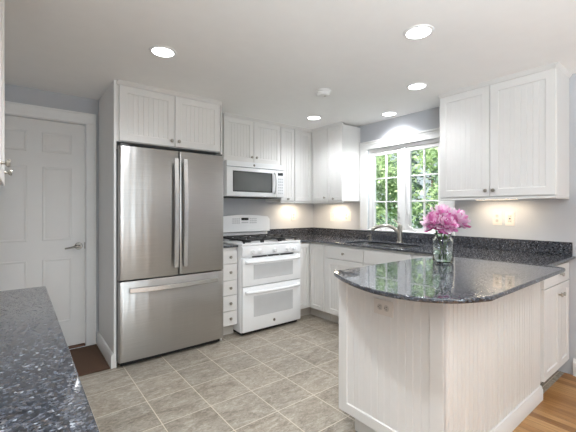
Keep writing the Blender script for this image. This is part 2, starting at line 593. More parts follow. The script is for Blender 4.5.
# ------------------------------------------------------------------ window_1
CY = -1.46
wf = MB()
wf.box(0.012, 0.10, WY1-0.026, WY1-0.0005, WZ0, WZ1-0.0005, 0.003)
wf.box(0.012, 0.10, WY0+0.0005, WY0+0.026, WZ0, WZ1-0.0005, 0.003)
wf.box(0.012, 0.10, WY0+0.026, WY1-0.026, WZ1-0.038, WZ1-0.0005, 0.003)
wf.box(0.012, 0.10, WY0+0.026, WY1-0.026, WZ0+0.0005, WZ0+0.016, 0.003)
wf.box(0.012, 0.10, CY-0.030, CY+0.030, WZ0+0.016, WZ1-0.038, 0.003)
win = struct('window_1', wf, 'trim', label='white double casement window over the sink')
cs = MB()
cs.box(-0.020, -0.0005, WY1+0.002, -0.874, 1.018, 1.995, 0.003)
cs.box(-0.027, -0.0205, -0.893, -0.8745, 1.018, 1.994, 0.002)
cs.box(-0.020, -0.0005, -2.045, WY0-0.002, 1.018, 1.995, 0.003)
cs.box(-0.0202, -0.0006, -2.046, -0.873, 1.9955, 2.070, 0.003)
cs.box(-0.034, -0.0007, -2.050, -0.8695, 2.0705, 2.091, 0.004)
cs.box(-0.027, -0.0208, -2.044, -0.8735, 2.048, 2.066, 0.002)
struct('window_casing', cs, 'trim', win)
struct('window_sill', MB().box(-0.018, 0.035, WY0-0.002, WY1+0.002, 1.019, 1.033, 0.004), 'trim', win)
def sash(y0, y1, name):
    s = MB()
    z0, z1 = WZ0+0.018, WZ1-0.041
    gy0, gy1, gz0, gz1 = y0+0.048, y1-0.048, 1.066, 1.912
    xa, xb = 0.022, 0.060
    s.box(xa, xb, y0, gy0, z0, z1, 0.003); s.box(xa, xb, gy1, y1, z0, z1, 0.003)
    s.box(xa, xb, gy0, gy1, z0, gz0, 0.003); s.box(xa, xb, gy0, gy1, gz1, z1, 0.003)
    so = struct('window_sash', s, 'trim', win)
    m = MB()
    ym = (gy0+gy1)/2
    m.box(0.030, 0.052, ym-0.008, ym+0.008, gz0, gz1, 0.002)
    for z in (1.637, 1.362):
        m.box(0.0305, 0.0515, gy0, gy1, z-0.008, z+0.008, 0.002)
    struct('muntin_grid', m, 'trim', so)
    struct('window_pane', MB().box(0.039, 0.043, gy0, gy1, gz0, gz1), 'pane', so)
    return so
sash(-1.909+0.002, CY-0.032, 'right')
sash(CY+0.032, -1.011-0.002, 'left')
for y in (CY-0.006-0.055, CY+0.055):
    l = MB()
    l.box(0.006, 0.022, y-0.011, y+0.011, 1.175, 1.235, 0.004)
    l.tube([(0.012, y, 1.215), (-0.004, y, 1.235), (-0.008, y, 1.275)], [0.007, 0.007, 0.005], 8)
    struct('sash_lock', l, 'trim', win)
for y, s_ in ((-1.600, -1), (-1.18, -1)):
    l = MB()
    l.box(-0.012, 0.02, y-0.03, y+0.03, 1.034, 1.052, 0.006)
    l.tube([(-0.004, y, 1.050), (-0.012, y+0.02, 1.075), (-0.016, y+0.055, 1.085)], [0.008, 0.007, 0.006], 8)
    l.tube([(-0.016, y+0.055, 1.082), (-0.020, y+0.055, 1.105)], 0.007, 8)
    struct('crank_handle', l, 'trim', win)

# ------------------------------------------------------------------ cabinet helpers (local: front faces -Y, x runs along the width)
BEAD = 0.0405
def bead_line(x0, x1, y, pitch=BEAD, g=0.0035, dpt=0.0024):
    n = max(1, round((x1-x0)/pitch))
    p = (x1-x0)/n
    L = [(x0, y)]
    for i in range(1, n):
        c = x0+i*p
        L += [(c-g, y), (c-g*0.45, y+dpt), (c+g*0.45, y+dpt), (c+g, y)]
    L.append((x1, y))
    return L

def front_panel(mb, x0, x1, z0, z1, yf, t=0.02, fw=0.057, style='bead', bottom=None, top=None):
    c = 0.0025
    bm = mb.bm
    fb = bottom or fw
    ft = top or fw
    def rect(kx, kb, kt, y):
        return [bm.verts.new(p) for p in ((x0+kx, y, z0+kb), (x1-kx, y, z0+kb), (x1-kx, y, z1-kt), (x0+kx, y, z1-kt))]
    rings = [rect(0, 0, 0, yf+t), rect(0, 0, 0, yf+c), rect(c, c, c, yf)]
    if style != 'slab':
        rings += [rect(fw, fb, ft, yf), rect(fw+0.005, fb+0.005, ft+0.005, yf+0.007)]
    for A, B in zip(rings, rings[1:]):
        for q in range(4):
            bm.faces.new((A[q], A[(q+1) % 4], B[(q+1) % 4], B[q]))
    bm.faces.new(rings[0][::-1])
    if style == 'slab':
        bm.faces.new(rings[-1])
    elif style == 'flat':
        bm.faces.new(rings[-1])
    else:
        k = fw+0.005
        mb.strip(bead_line(x0+k, x1-k, yf+0.007), z0+fb+0.005, z1-ft-0.005)

def knob(parent, x, z, yf, mat='nickel'):
    k = MB()
    k.lathe([(0.0075, 0.0), (0.0055, -0.006), (0.006, -0.012), (0.0135, -0.017), (0.0150, -0.022), (0.0115, -0.027), (0, -0.0285)], (x, yf, z), 'y', 18)
    return obj('knob', k, mat, parent)

def carcass(name, parent, w, d, z0, z1, open_top=False):
    mb = MB()
    if not open_top:
        mb.box(0, w, 0, d, z0, z1, 0.0015)
    else:
        t = 0.018
        mb.box(0, t, 0, d, z0, z1); mb.box(w-t, w, 0, d, z0, z1)
        mb.box(t, w-t, 0, t, z0, z1); mb.box(t, w-t, d-0.006, d, z0, z1); mb.box(t, w-t, t, d-0.006, z0, z0+t)
    return obj(name, mb, 'cabinet', parent)

def cabinet(name, label, loc, rz, w, d, z0, z1, fronts, kick=0.0, group=None, open_top=False, rail=False, crown=False, t=0.02, cat='cabinet'):
    r = thing(name, label, cat, loc, rz, group)
    carcass('carcass', r, w, d, z0, z1, open_top)
    for f in fronts:
        mb = MB()
        front_panel(mb, f['x'][0], f['x'][1], f['z'][0], f['z'][1], -t, t-0.0005, f.get('fw', 0.057), f.get('style', 'bead'))
        fo = obj(f.get('name', 'door'), mb, 'cabinet', r)
        for kx, kz in f.get('knobs', ()):
            knob(fo, kx, kz, -t)
    if kick:
        obj('toe_kick', MB().box(0.0005, w-0.0005, 0.07, d, 0.0005, z0-0.0005), 'kick', r)
    if rail:
        obj('light_rail', MB().box(0.0, w, -0.016, 0.006, z0-0.022, z0-0.0005, 0.004), 'cabinet', r)
    if crown:
        obj('crown_moulding', MB().poly_prism([(0.0, z1-0.004), (-t-0.004, z1-0.004), (-t-0.012, z1+0.006), (-t-0.026, H-0.004), (-t-0.026, H-0.0006), (0.0, H-0.0006)], 'x', 0, w), 'cabinet', r)
    return r

# ------------------------------------------------------------------ refrigerator
R0 = (-2.722, -0.722, 0.0)
FW, FD = 0.920, 0.70
fr = thing('refrigerator', 'tall stainless steel French-door refrigerator beside the white panel', 'refrigerator', R0)
obj('body', MB().box(0.006, FW-0.006, 0.066, FD, 0.03, 1.765, 0.004), 'fridge_side', fr)
obj('base_grille', MB().box(0.02, FW-0.02, 0.05, 0.10, 0.006, 0.075, 0.003), 'black', fr)
def bowed(x0, x1, z0, z1, bow=0.010, t=0.062, n=22, total=(0.0, FW)):
    mb = MB(); bm = mb.bm
    r = 0.012
    pts = []
    for i in range(n+1):
        x = x0+(x1-x0)*i/n
        u = (x-total[0])/(total[1]-total[0])*2-1
        y = bow*(u*u)
        e = min(x-x0, x1-x)
        if e < r:
            y += r - math.sqrt(max(0, r*r-(r-e)**2))
        pts.append((x, y))
    # finer ends
    ends = []
    for k in range(1, 5):
        e = r*(1-math.cos(k/5*PI/2))
        for x in (x0+e, x1-e):
            u = (x-total[0])/(total[1]-total[0])*2-1
            ends.append((x, bow*u*u + r - math.sqrt(max(0, r*r-(r-e)**2))))
    pts = sorted(set(pts+ends))
    outline = pts + [(x1, t), (x0, t)]
    rows = []
    c = 0.006
    for z, k in ((z0, c), (z0+c*0.3, c*0.3), (z0+c, 0), (z1-c, 0), (z1-c*0.3, c*0.3), (z1, c)):
        rows.append([bm.verts.new((x, y+k if i < len(pts) else y, z)) for i, (x, y) in enumerate(outline)])
    m = len(outline)
    for A, B in zip(rows, rows[1:]):
        for i in range(m):
            j = (i+1) % m
            bm.faces.new((A[i], A[j], B[j], B[i]))
    bm.faces.new(rows[0][::-1]); bm.faces.new(rows[-1])
    return mb
MID = 0.483
dl = obj('door', bowed(0.0, MID-0.003, 0.700, 1.780), 'steel', fr)
dr = obj('door', bowed(MID+0.003, FW, 0.700, 1.780), 'steel', fr)
fz = obj('freezer_drawer', bowed(0.0, FW, 0.045, 0.690), 'steel', fr)
obj('gasket', MB().box(0.012, FW-0.012, 0.0635, 0.0655, 0.05, 1.775), 'gasket', fr)
def flat_bar(mb, line, hw, th, along):
    # rounded flat strap following (coordinate, y) points; along 'z' (upright) or 'x' (level)
    rows = []
    for c_, y in line:
        prof = [(-hw, y+th), (-hw, y+th*0.4), (-hw*0.8, y), (hw*0.8, y), (hw, y+th*0.4), (hw, y+th)]
        rows.append([mb.bm.verts.new((q[0], q[1], c_) if along == 'z' else (c_, q[1], q[0])) for q in prof])
    for A, B in zip(rows, rows[1:]):
        for i in range(6):
            j = (i+1) % 6
            mb.bm.faces.new((A[i], A[j], B[j], B[i]))
    mb.bm.faces.new(rows[0]); mb.bm.faces.new(rows[-1])
def vhandle(parent, x):
    hb = MB()
    z0, z1 = 0.770, 1.712
    flat_bar(hb, [(z0+(z1-z0)*i/16, -0.034-0.020*math.sin(PI*i/16)) for i in range(17)], 0.021, 0.016, 'z')
    for z in (z0+0.018, z1-0.018):
        hb.box(-0.016, 0.016, -0.024, 0.010, z-0.016, z+0.016, 0.004)
    obj('handle', hb, 'steel_handle', parent, loc=(x, 0, 0))
vhandle(dl, MID-0.036)
vhandle(dr, MID+0.046)
hb = MB()
flat_bar(hb, [(0.075+(FW-0.155)*i/20, -0.030-0.024*math.sin(PI*i/20)) for i in range(21)], 0.021, 0.016, 'x')
for x in (0.095, FW-0.10):
    hb.box(x-0.018, x+0.018, -0.022, 0.012, -0.014, 0.014, 0.004)
obj('handle', hb, 'steel_handle', fz, loc=(0, 0, 0.618))
for x in (0.045, FW-0.045):
    obj('hinge_cover', MB().box(x-0.035, x+0.035, 0.012, 0.11, 1.7805, 1.797, 0.005), 'fridge_side', fr)

# cabinet over the refrigerator
c = cabinet('wall_cabinet', 'white two-door cabinet above the stainless refrigerator', (-2.7265, -0.635, 0), 0, 0.922, 0.634, 1.822, 2.285,
        [dict(x=(0.020, 0.472), z=(1.828, 2.280), knobs=[(0.472-0.030, 1.876)], name='door'),
         dict(x=(0.476, 0.914), z=(1.828, 2.280), knobs=[(0.476+0.030, 1.876)], name='door')], crown=True)
obj('side_panel', MB().box(0.9225, 0.938, -0.018, 0.634, 0.001, H-0.001, 0.0015), 'cabinet', c)

# ------------------------------------------------------------------ narrow drawer cabinet between refrigerator and range
dz = [(0.733, 0.862), (0.568, 0.727), (0.420, 0.562), (0.264, 0.414), (0.118, 0.258)]
DBX = -1.786
cabinet('drawer_cabinet', 'narrow white cabinet of five small drawers between refrigerator and range', (DBX, -0.612, 0), 0, 0.182, 0.611, 0.112, 0.8925,
        [dict(x=(0.012, 0.177), z=z, style='slab', name='drawer', knobs=[(0.0965, (z[0]+z[1])/2)]) for z in dz], kick=0.11)
ct = obj('countertop', MB().box(DBX, -1.604, -0.645, -0.001, 0.893, 0.914, 0.005, 2), 'granite')
tag(ct, 'short dark granite countertop strip between refrigerator and range', 'countertop')
obj('backsplash', MB().box(DBX, -1.604, -0.020, -0.001, 0.9145, 1.016, 0.002), 'granite', ct)

# ------------------------------------------------------------------ range
RX, RW, RY = -1.598, 0.758, -0.715
rg = thing('range', 'white double-oven gas range with black burner grates', 'range', (RX, RY, 0))
obj('body', MB().box(0, RW, 0.035, 0.70, 0.03, 0.905, 0.004), 'appliance', rg)
obj('base', MB().box(0.02, RW-0.02, 0.05, 0.68, 0.002, 0.0295), 'black', rg)
# cooktop with raised rim
ck = MB()
ck.box(-0.001, RW+0.001, 0.004, 0.628, 0.9055, 0.926, 0.006, 2)
obj('cooktop', ck, 'appliance', rg)
# sloped control panel
cp = MB().poly_prism([(0.008, 0.800), (0.050, 0.800), (0.050, 0.905), (0.022, 0.905), (0.004, 0.893), (0.000, 0.875)], 'x', 0.001, RW-0.001)
cpo = obj('control_panel', cp, 'appliance', rg, bev=0.003)
for kx in (0.119, 0.211, 0.392, 0.566, 0.652):
    k = MB()
    k.lathe([(0.026, 0.0), (0.026, -0.006), (0.020, -0.010), (0.0185, -0.030), (0.014, -0.034), (0, -0.035)], (kx, 0.004, 0.842), 'y', 22)
    k.box(kx-0.004, kx+0.004, -0.040, -0.028, 0.824, 0.860, 0.002)
    obj('burner_knob', k, 'appliance', cpo)
def oven_door(name, z0, z1, wz0, wz1, hz):
    m = MB()
    m.box(0.004, RW-0.004, 0.0, 0.034, z0, z1, 0.006, 2)
    o = obj(name, m, 'appliance', rg)
    obj('oven_window', MB().box(0.132, 0.640, -0.0025, 0.010, wz0, wz1, 0.002), 'oven_glass', o)
    hm = MB()
    P = []
    for i in range(17):
        u = i/16
        P.append((0.040+(RW-0.08)*u, -0.018-0.034*math.sin(PI*u)**0.6, hz))
    hm.tube(P, 0.0165, 12, 0.95)
    for x in (0.050, RW-0.050):
        hm.box(x-0.02, x+0.02, -0.024, 0.006, hz-0.017, hz+0.017, 0.005)
    obj('handle', hm, 'appliance', o)
    return o
ov = oven_door('upper_oven_door', 0.498, 0.778, 0.560, 0.712, 0.742)
lo = oven_door('lower_oven_door', 0.040, 0.490, 0.180, 0.392, 0.438)
v = MB()
for a, b in ((0.13, 0.30), (0.33, 0.46), (0.49, 0.66)):
    v.box(a, b, 0.012, 0.030, 0.783, 0.791)
obj('vent_slot', v, 'gasket', rg)
bd = MB().lathe([(0.0, -0.004), (0.0135, -0.004), (0.015, -0.002), (0.015, 0.0)], (0.388, 0.0, 0.105), 'y', 24)
obj('badge', bd, 'dark_nickel', lo)
# backguard
bg = MB()
pr = [(0.030, 0.927), (0.030, 1.000)]
bg.box(0.006, RW-0.006, 0.652, 0.700, 0.9265, 1.005, 0.004)
n = 24
outl = [(0.0, 1.004)]
for i in range(n+1):
    u = i/n
    x = RW*u
    z = 1.183 + 0.026*math.sin(PI*u)
    e = min(x, RW-x)
    if e < 0.03:
        z -= 0.03-math.sqrt(max(0, 0.03**2-(0.03-e)**2))
    outl.append((x, z))
outl.append((RW, 1.004))
bg.poly_prism(outl, 'y', 0.612, 0.701)
# dark strip that paints the shadow line between console and lower panel
bgo = obj('backguard', bg, 'appliance', rg, bev=0.004)
obj('shadow_strip', MB().box(0.004, RW-0.004, 0.640, 0.660, 0.997, 1.0035), 'gasket', bgo)
cd = MB().box(0.345, 0.445, 0.609, 0.6125, 1.142, 1.172, 0.001)
obj('clock_display', cd, 'display', bgo)
for side in ((0.235, 0.262, 0.289, 0.316), (0.470, 0.497, 0.524, 0.551)):
    bt = MB()
    for cx in side:
        for cz in (1.112, 1.136, 1.160):
            bt.box(cx-0.009, cx+0.009, 0.6095, 0.6125, cz-0.007, cz+0.007)
    obj('button_pad', bt, 'appliance_grey', bgo)
obj('start_buttons', MB().box(0.348, 0.442, 0.6095, 0.6125, 1.108, 1.124), 'appliance_grey', bgo)
# burners + grates
for bx, by, br_ in ((0.15, 0.17, 0.042), (0.15, 0.46, 0.036), (0.379, 0.315, 0.050), (0.608, 0.17, 0.046), (0.608, 0.46, 0.032)):
    b = MB()
    b.lathe([(br_*1.25, 0.0), (br_*1.2, 0.008), (br_, 0.010), (br_, 0.018), (br_*0.9, 0.022), (0, 0.023)], (bx, by, 0.9262), 'z', 24)
    obj('burner', b, 'black', rg)
for gx0, gx1 in ((0.035, 0.262), (0.266, 0.492), (0.496, 0.723)):
    g = MB()
    y0, y1, zt = 0.035, 0.600, 0.970
    s_ = 0.0085
    for x in (gx0, gx1-2*s_):
        g.box(x, x+2*s_, y0, y1, zt-0.020, zt-0.002, 0.003)
    for y in (y0, (y0+y1)/2-s_, y1-2*s_):
        g.box(gx0, gx1, y, y+2*s_, zt-0.020, zt-0.002, 0.003)
    cx = (gx0+gx1)/2
    for cy in (0.17, 0.46):
        for a in range(4):
            an = a*PI/2
            ux, uy = math.cos(an), math.sin(an)
            L = (gx1-gx0)/2-0.006 if a % 2 == 0 else 0.13
            ax, ay = cx+ux*0.028, cy+uy*0.028
            bx, by = cx+ux*L, cy+uy*L
            g.box(min(ax, bx)-s_*0.8, max(ax, bx)+s_*0.8, min(ay, by)-s_*0.8, max(ay, by)+s_*0.8, zt-0.016, zt, 0.003)
    for x in (gx0+s_, gx1-s_):
        for y in (y0+s_, y1-s_):
            g.box(x-s_, x+s_, y-s_, y+s_, 0.9263, zt-0.010)
    obj('burner_grate', g, 'iron', rg)

# ------------------------------------------------------------------ microwave
MX, MW, MY = -1.604, 0.766, -0.402
mw = thing('microwave', 'white over-the-range microwave with a dark window', 'microwave', (MX, MY, 1.414))
obj('body', MB().box(0, MW, 0.030, 0.400, 0.0, 0.384, 0.004), 'appliance', mw)
obj('underside', MB().box(0.02, MW-0.02, 0.035, 0.38, -0.008, -0.0005), 'gasket', mw)
obj('vent_grille', MB().poly_prism([(0.030, 0.324), (0.002, 0.324), (0.000, 0.328), (0.006, 0.384), (0.030, 0.384)], 'x', 0.0, MW), 'appliance', mw, bev=0.002)
bd = MB().lathe([(0.0, -0.003), (0.012, -0.003), (0.014, 0.0)], (0.345, 0.003, 0.352), 'y', 20)
obj('badge', bd, 'dark_nickel', mw)
md = obj('microwave_door', MB().box(0.0, 0.652, 0.0, 0.029, 0.004, 0.318, 0.004, 2), 'appliance', mw)
obj('window', MB().box(0.072, 0.590, -0.002, 0.012, 0.052, 0.278, 0.002), 'dark_glass', md)
fm = MB()
for (a, b, z0, z1) in ((0.072, 0.086, 0.052, 0.278), (0.576, 0.590, 0.052, 0.278), (0.086, 0.576, 0.052, 0.064), (0.086, 0.576, 0.266, 0.278)):
    fm.box(a, b, -0.0032, -0.0018, z0, z1)
obj('window_border', fm, 'black', md)
hm = MB()
hm.tube([(0.625, -0.012-0.030*math.sin(PI*i/12)**0.7, 0.040+0.250*i/12) for i in range(13)], 0.013, 12)
hm.box(0.613, 0.637, -0.02, 0.004, 0.038, 0.060, 0.004); hm.box(0.613, 0.637, -0.02, 0.004, 0.270, 0.292, 0.004)
obj('handle', hm, 'appliance', md)
mp = obj('control_panel', MB().box(0.655, MW, 0.0, 0.029, 0.004, 0.318, 0.004, 2), 'appliance', mw)
obj('clock_display', MB().box(0.672, 0.748, -0.0015, 0.002, 0.258, 0.292), 'display', mp)
kb = MB()
for i in range(3):
    for j in range(6):
        kb.box(0.676+i*0.026, 0.696+i*0.026, -0.0012, 0.002, 0.040+j*0.033, 0.060+j*0.033)
obj('keypad', kb, 'appliance_grey', mp)

# ------------------------------------------------------------------ wall cabinets on the far wall
cabinet('wall_cabinet', 'white two-door cabinet directly above the microwave', (-1.606, -0.31, 0), 0, 0.770, 0.309, 1.800, 2.285,
        [dict(x=(0.004, 0.383), z=(1.806, 2.280), knobs=[(0.353, 1.866)], fw=0.05),
         dict(x=(0.387, 0.768), z=(1.806, 2.280), knobs=[(0.417, 1.866)], fw=0.05)], crown=True)
cabinet('wall_cabinet', 'narrow white one-door cabinet just right of the microwave', (-0.834, -0.31, 0), 0, 0.218, 0.309, 1.372, 2.285,
        [dict(x=(0.004, 0.212), z=(1.377, 2.280), knobs=[(0.105, 1.402)], fw=0.045)], rail=True, crown=True)
# corner wall cabinet
cw = thing('corner_wall_cabinet', 'white L-shaped corner cabinet with two doors meeting at the inside corner', 'cabinet', (0, 0, 0))
m = MB()
m.poly_prism([(-0.614, -0.001), (-0.614, -0.31), (-0.31, -0.31), (-0.31, -0.618), (-0.001, -0.618), (-0.001, -0.001)], 'z', 1.372, 2.285)
obj('carcass', m, 'cabinet', cw)
m = MB(); front_panel(m, 0.004, 0.2815, 1.377, 2.280, -0.02, 0.0195, 0.05)
obj('door', m, 'cabinet', cw, loc=(-0.614, -0.31, 0))
m = MB(); front_panel(m, 0.0, 0.283, 1.377, 2.280, -0.02, 0.0195, 0.05)
do = obj('door', m, 'cabinet', cw, loc=(-0.31, -0.332, 0), rz=-PI/2)
knob(do, 0.245, 1.420, -0.02)
def crown_prof(t=0.02):
    return [(0.0, 2.281), (-t-0.004, 2.281), (-t-0.012, 2.291), (-t-0.026, H-0.004), (-t-0.026, H-0.0006), (0.0, H-0.0006)]
obj('crown_moulding', MB().poly_prism(crown_prof(), 'x', 0, 0.304), 'cabinet', cw, loc=(-0.614, -0.31, 0))
obj('crown_moulding', MB().poly_prism(crown_prof(), 'x', 0, 0.308), 'cabinet', cw, loc=(-0.31, -0.31, 0), rz=-PI/2)
obj('light_rail', MB().box(0, 0.304, -0.016, 0.006, 1.350, 1.3715, 0.004), 'cabinet', cw, loc=(-0.614, -0.31, 0))
obj('light_rail', MB().box(0.02, 0.308, -0.016, 0.006, 1.350, 1.3715, 0.004), 'cabinet', cw, loc=(-0.31, -0.31, 0), rz=-PI/2)
# left of the window
cabinet('wall_cabinet', 'narrow white one-door cabinet next to the left side of the window', (-0.31, -0.6195, 0), -PI/2, 0.2475, 0.309, 1.372, 2.285,
        [dict(x=(0.001, 0.245), z=(1.377, 2.280), knobs=[(0.110, 1.402)], fw=0.05)], rail=True, crown=True)

# ------------------------------------------------------------------ right wall cabinet
rc = cabinet('wall_cabinet', 'large white two-door beadboard cabinet right of the window', (-0.315, -2.064, 0), -PI/2, 0.866, 0.314, 1.368, 2.285,
        [dict(x=(0.003, 0.424), z=(1.376, 2.280), knobs=[(0.424-0.024, 1.424)], fw=0.058),
         dict(x=(0.429, 0.862), z=(1.376, 2.280), knobs=[(0.429+0.028, 1.424)], fw=0.058)], crown=True)
obj('light_rail', MB().box(0.0, 0.866, -0.018, 0.004, 1.348, 1.3675, 0.004), 'cabinet', rc)
obj('side_rail', MB().box(0.846, 0.866, 0.0045, 0.313, 1.348, 1.3675, 0.004), 'cabinet', rc)
obj('crown_moulding', MB().poly_prism([(0.8665, 2.281), (0.869, 2.281), (0.874, 2.291), (0.884, H-0.004), (0.884, H-0.0006), (0.8665, H-0.0006)], 'y', -0.046, 0.313), 'cabinet', rc)

# ------------------------------------------------------------------ base cabinets
cb = thing('corner_base_cabinet', 'white corner base cabinet with two narrow doors meeting right of the range', 'cabinet', (0, 0, 0))
m = MB()
m.poly_prism([(-0.833, -0.001), (-0.833, -0.61), (-0.61, -0.61), (-0.61, -0.880), (-0.001, -0.880), (-0.001, -0.001)], 'z', 0.112, 0.8925)
obj('carcass', m, 'cabinet', cb)
m = MB(); front_panel(m, 0.012, 0.199, 0.117, 0.872, -0.02, 0.0195, 0.045)
obj('door', m, 'cabinet', cb, loc=(-0.833, -0.61, 0))
m = MB(); front_panel(m, 0.0, 0.222, 0.117, 0.872, -0.02, 0.0195, 0.045)
obj('door', m, 'cabinet', cb, loc=(-0.61, -0.633, 0), rz=-PI/2)
m = MB()
m.poly_prism([(-0.832, -0.001), (-0.832, -0.545), (-0.545, -0.545), (-0.545, -0.879), (-0.001, -0.879), (-0.001, -0.001)], 'z', 0.0005, 0.1115)
obj('toe_kick', m, 'kick', cb)
cabinet('sink_base_cabinet', 'long white base cabinet beneath the sink with two drawer fronts over doors', (-0.61, -0.882, 0), -PI/2, 1.098, 0.609, 0.112, 0.8925,
        [dict(x=(0.022, 0.546), z=(0.735, 0.866), style='slab', name='drawer_front', knobs=[(0.285, 0.800)]),
         dict(x=(0.550, 1.075), z=(0.735, 0.866), style='slab', name='drawer_front'),
         dict(x=(0.022, 0.546), z=(0.117, 0.729)), dict(x=(0.550, 1.075), z=(0.117, 0.729))], kick=0.11, open_top=True)
bl = cabinet('blind_corner_cabinet', 'plain white base cabinet front between sink cabinet and peninsula', (-0.61, -1.982, 0), -PI/2, 0.294, 0.609, 0.112, 0.8925,
        [dict(x=(0.004, 0.285), z=(0.117, 0.866), fw=0.05)], kick=0.11)

# right end base cabinet (faces the dining side)
cabinet('base_cabinet', 'white cabinet with one drawer over two doors at the wall end of the peninsula', (-0.594, -2.912, 0), 0, 0.592, 0.630, 0.112, 0.8925,
        [dict(x=(0.003, 0.585), z=(0.735, 0.868), style='slab', name='drawer', knobs=[(0.345, 0.800)]),
         dict(x=(0.003, 0.343), z=(0.117, 0.728), fw=0.05, knobs=[(0.315, 0.655)]),
         dict(x=(0.347, 0.585), z=(0.117, 0.728), fw=0.05, knobs=[(0.375, 0.655)])], kick=0.11)

# peninsula base
PX0, PX1, PY0, PY1 = -1.873, -0.600, -2.910, -2.278
pb = thing('peninsula_cabinet', 'white beadboard peninsula base under the curved granite top', 'cabinet', (0, 0, 0))
obj('carcass', MB().box(PX0+0.021, PX1, PY0+0.012, PY1, 0.112, 0.8925), 'cabinet', pb)
m = MB(); front_panel(m, 0, PY1-PY0, 0.103, 0.892, -0.021, 0.021, 0.062, bottom=0.055, top=0.04)
obj('end_panel', m, 'cabinet', pb, loc=(PX0+0.021, PY1, 0), rz=-PI/2)
m = MB()
ln = bead_line(PX0+0.012, PX1, PY0, g=0.0042, dpt=0.0048)
m.strip(ln, 0.001, 0.892)
m.strip([(PX0+0.012, PY0), (PX0+0.012, PY0+0.011)], 0.001, 0.892)
m.strip([(PX1, PY0), (PX1, PY0+0.011)], 0.001, 0.892)
obj('side_panel', m, 'cabinet', pb)
obj('corner_post', MB().box(PX0+0.0005, PX0+0.0115, PY0-0.003, PY0-0.0003, 0.103, 0.892, 0.001), 'cabinet', pb)
bp_ = [(0.0, 0.0005), (-0.016, 0.0005), (-0.016, 0.070), (-0.011, 0.078), (-0.008, 0.092), (0.0, 0.094)]
obj('baseboard', MB().poly_prism([(PY0-0.0005+a, z) for a, z in bp_], 'x', PX0+0.05, PX1), 'cabinet', pb)
obj('baseboard', MB().poly_prism([(PX0+0.062+a, z) for a, z in bp_], 'y', PY0-0.016, PY1-0.085), 'cabinet', pb)
obj('toe_kick', MB().box(PX0+0.063, PX1, PY0+0.013, PY1-0.075, 0.0005, 0.111), 'kick', pb)

# ------------------------------------------------------------------ main countertop
def spline(pts, n=8):
    out = []
    for i in range(len(pts)-1):
        p0, p1, p2, p3 = (Vector(pts[max(0, i-1)]), Vector(pts[i]), Vector(pts[i+1]), Vector(pts[min(len(pts)-1, i+2)]))
        for k in range(n):
            t = k/n
            out.append(tuple(0.5*((2*p1)+(p2-p0)*t+(2*p0-5*p1+4*p2-p3)*t*t+(3*p1-p0-3*p2+p3)*t**3)))
    out.append(tuple(pts[-1]))
    return out
def fillet(c, r, a0, a1, n=6):
    return [(c[0]+r*math.cos(a0+(a1-a0)*i/n), c[1]+r*math.sin(a0+(a1-a0)*i/n)) for i in range(n+1)]
arc = spline([(-1.915, -2.286), (-1.955, -2.325), (-2.046, -2.490), (-2.108, -2.680), (-2.108, -2.830), (-2.062, -2.945), (-1.975, -3.035), (-1.843, -3.094)], 7)
outline = [(-0.836, -0.001), (-0.836, -0.648)] + [(-0.668, -0.648), (-0.653, -0.653), (-0.648, -0.668)] \
    + [(-0.648, -2.262), (-0.653, -2.276), (-0.668, -2.281), (-1.905, -2.281)] + arc \
    + [(-1.825, -3.096)] + [(-0.80, -3.084)] + fillet((-0.755, -3.045), 0.036, -PI/2, 0) + [(-0.716, -2.985), (-0.706, -2.968)] + [(-0.001, -2.968), (-0.001, -0.001)]
SY0, SY1, SX0, SX1 = -1.86, -1.08, -0.565, -0.165
def rrect(x0, x1, y0, y1, r, n=5):
    return (fillet((x1-r, y1-r), r, 0, PI/2, n) + fillet((x0+r, y1-r), r, PI/2, PI, n)
            + fillet((x0+r, y0+r), r, PI, 3*PI/2, n) + fillet((x1-r, y0+r), r, 3*PI/2, 2*PI, n))
def slab_with_hole(name, outer, holes, z0, z1, mat, bev):
    cu = bpy.data.curves.new(name, 'CURVE')
    cu.dimensions = '2D'; cu.fill_mode = 'BOTH'
    outer = [(x, y) for x, y in outer]
    cu.extrude = (z1-z0)/2 - bev
    cu.bevel_depth = bev; cu.bevel_resolution = 2; cu.offset = -bev
    for loop in [outer]+holes:
        sp = cu.splines.new('POLY')
        sp.points.add(len(loop)-1)
        for p, (x, y) in zip(sp.points, loop):
            p.co = (x, y, 0, 1)
        sp.use_cyclic_u = True
    tmp = bpy.data.objects.new(name+'_curve', cu)
    COL.objects.link(tmp)
    dg = bpy.context.evaluated_depsgraph_get()
    me = bpy.data.meshes.new_from_object(tmp.evaluated_get(dg))
    bpy.data.objects.remove(tmp)
    me.name = name
    for v in me.vertices:
        v.co.z += (z0+z1)/2
    me.materials.clear(); me.materials.append(M[mat])
    me.shade_smooth(); me.set_sharp_from_angle(angle=math.radians(35))
    o = bpy.data.objects.new(name, me)
    COL.objects.link(o)
    return o
mt = slab_with_hole('countertop', outline, [rrect(SX0, SX1, SY0, SY1, 0.07)], 0.893, 0.914, 'granite', 0.006)
tag(mt, 'long dark blue-grey granite countertop with a curved peninsula end and the sink', 'countertop')
obj('backsplash', MB().box(-0.836, -0.022, -0.020, -0.001, 0.9142, 1.017, 0.002), 'granite', mt)
obj('backsplash', MB().box(-0.0205, -0.001, -2.950, -0.001, 0.9142, 1.017, 0.002), 'granite', mt)

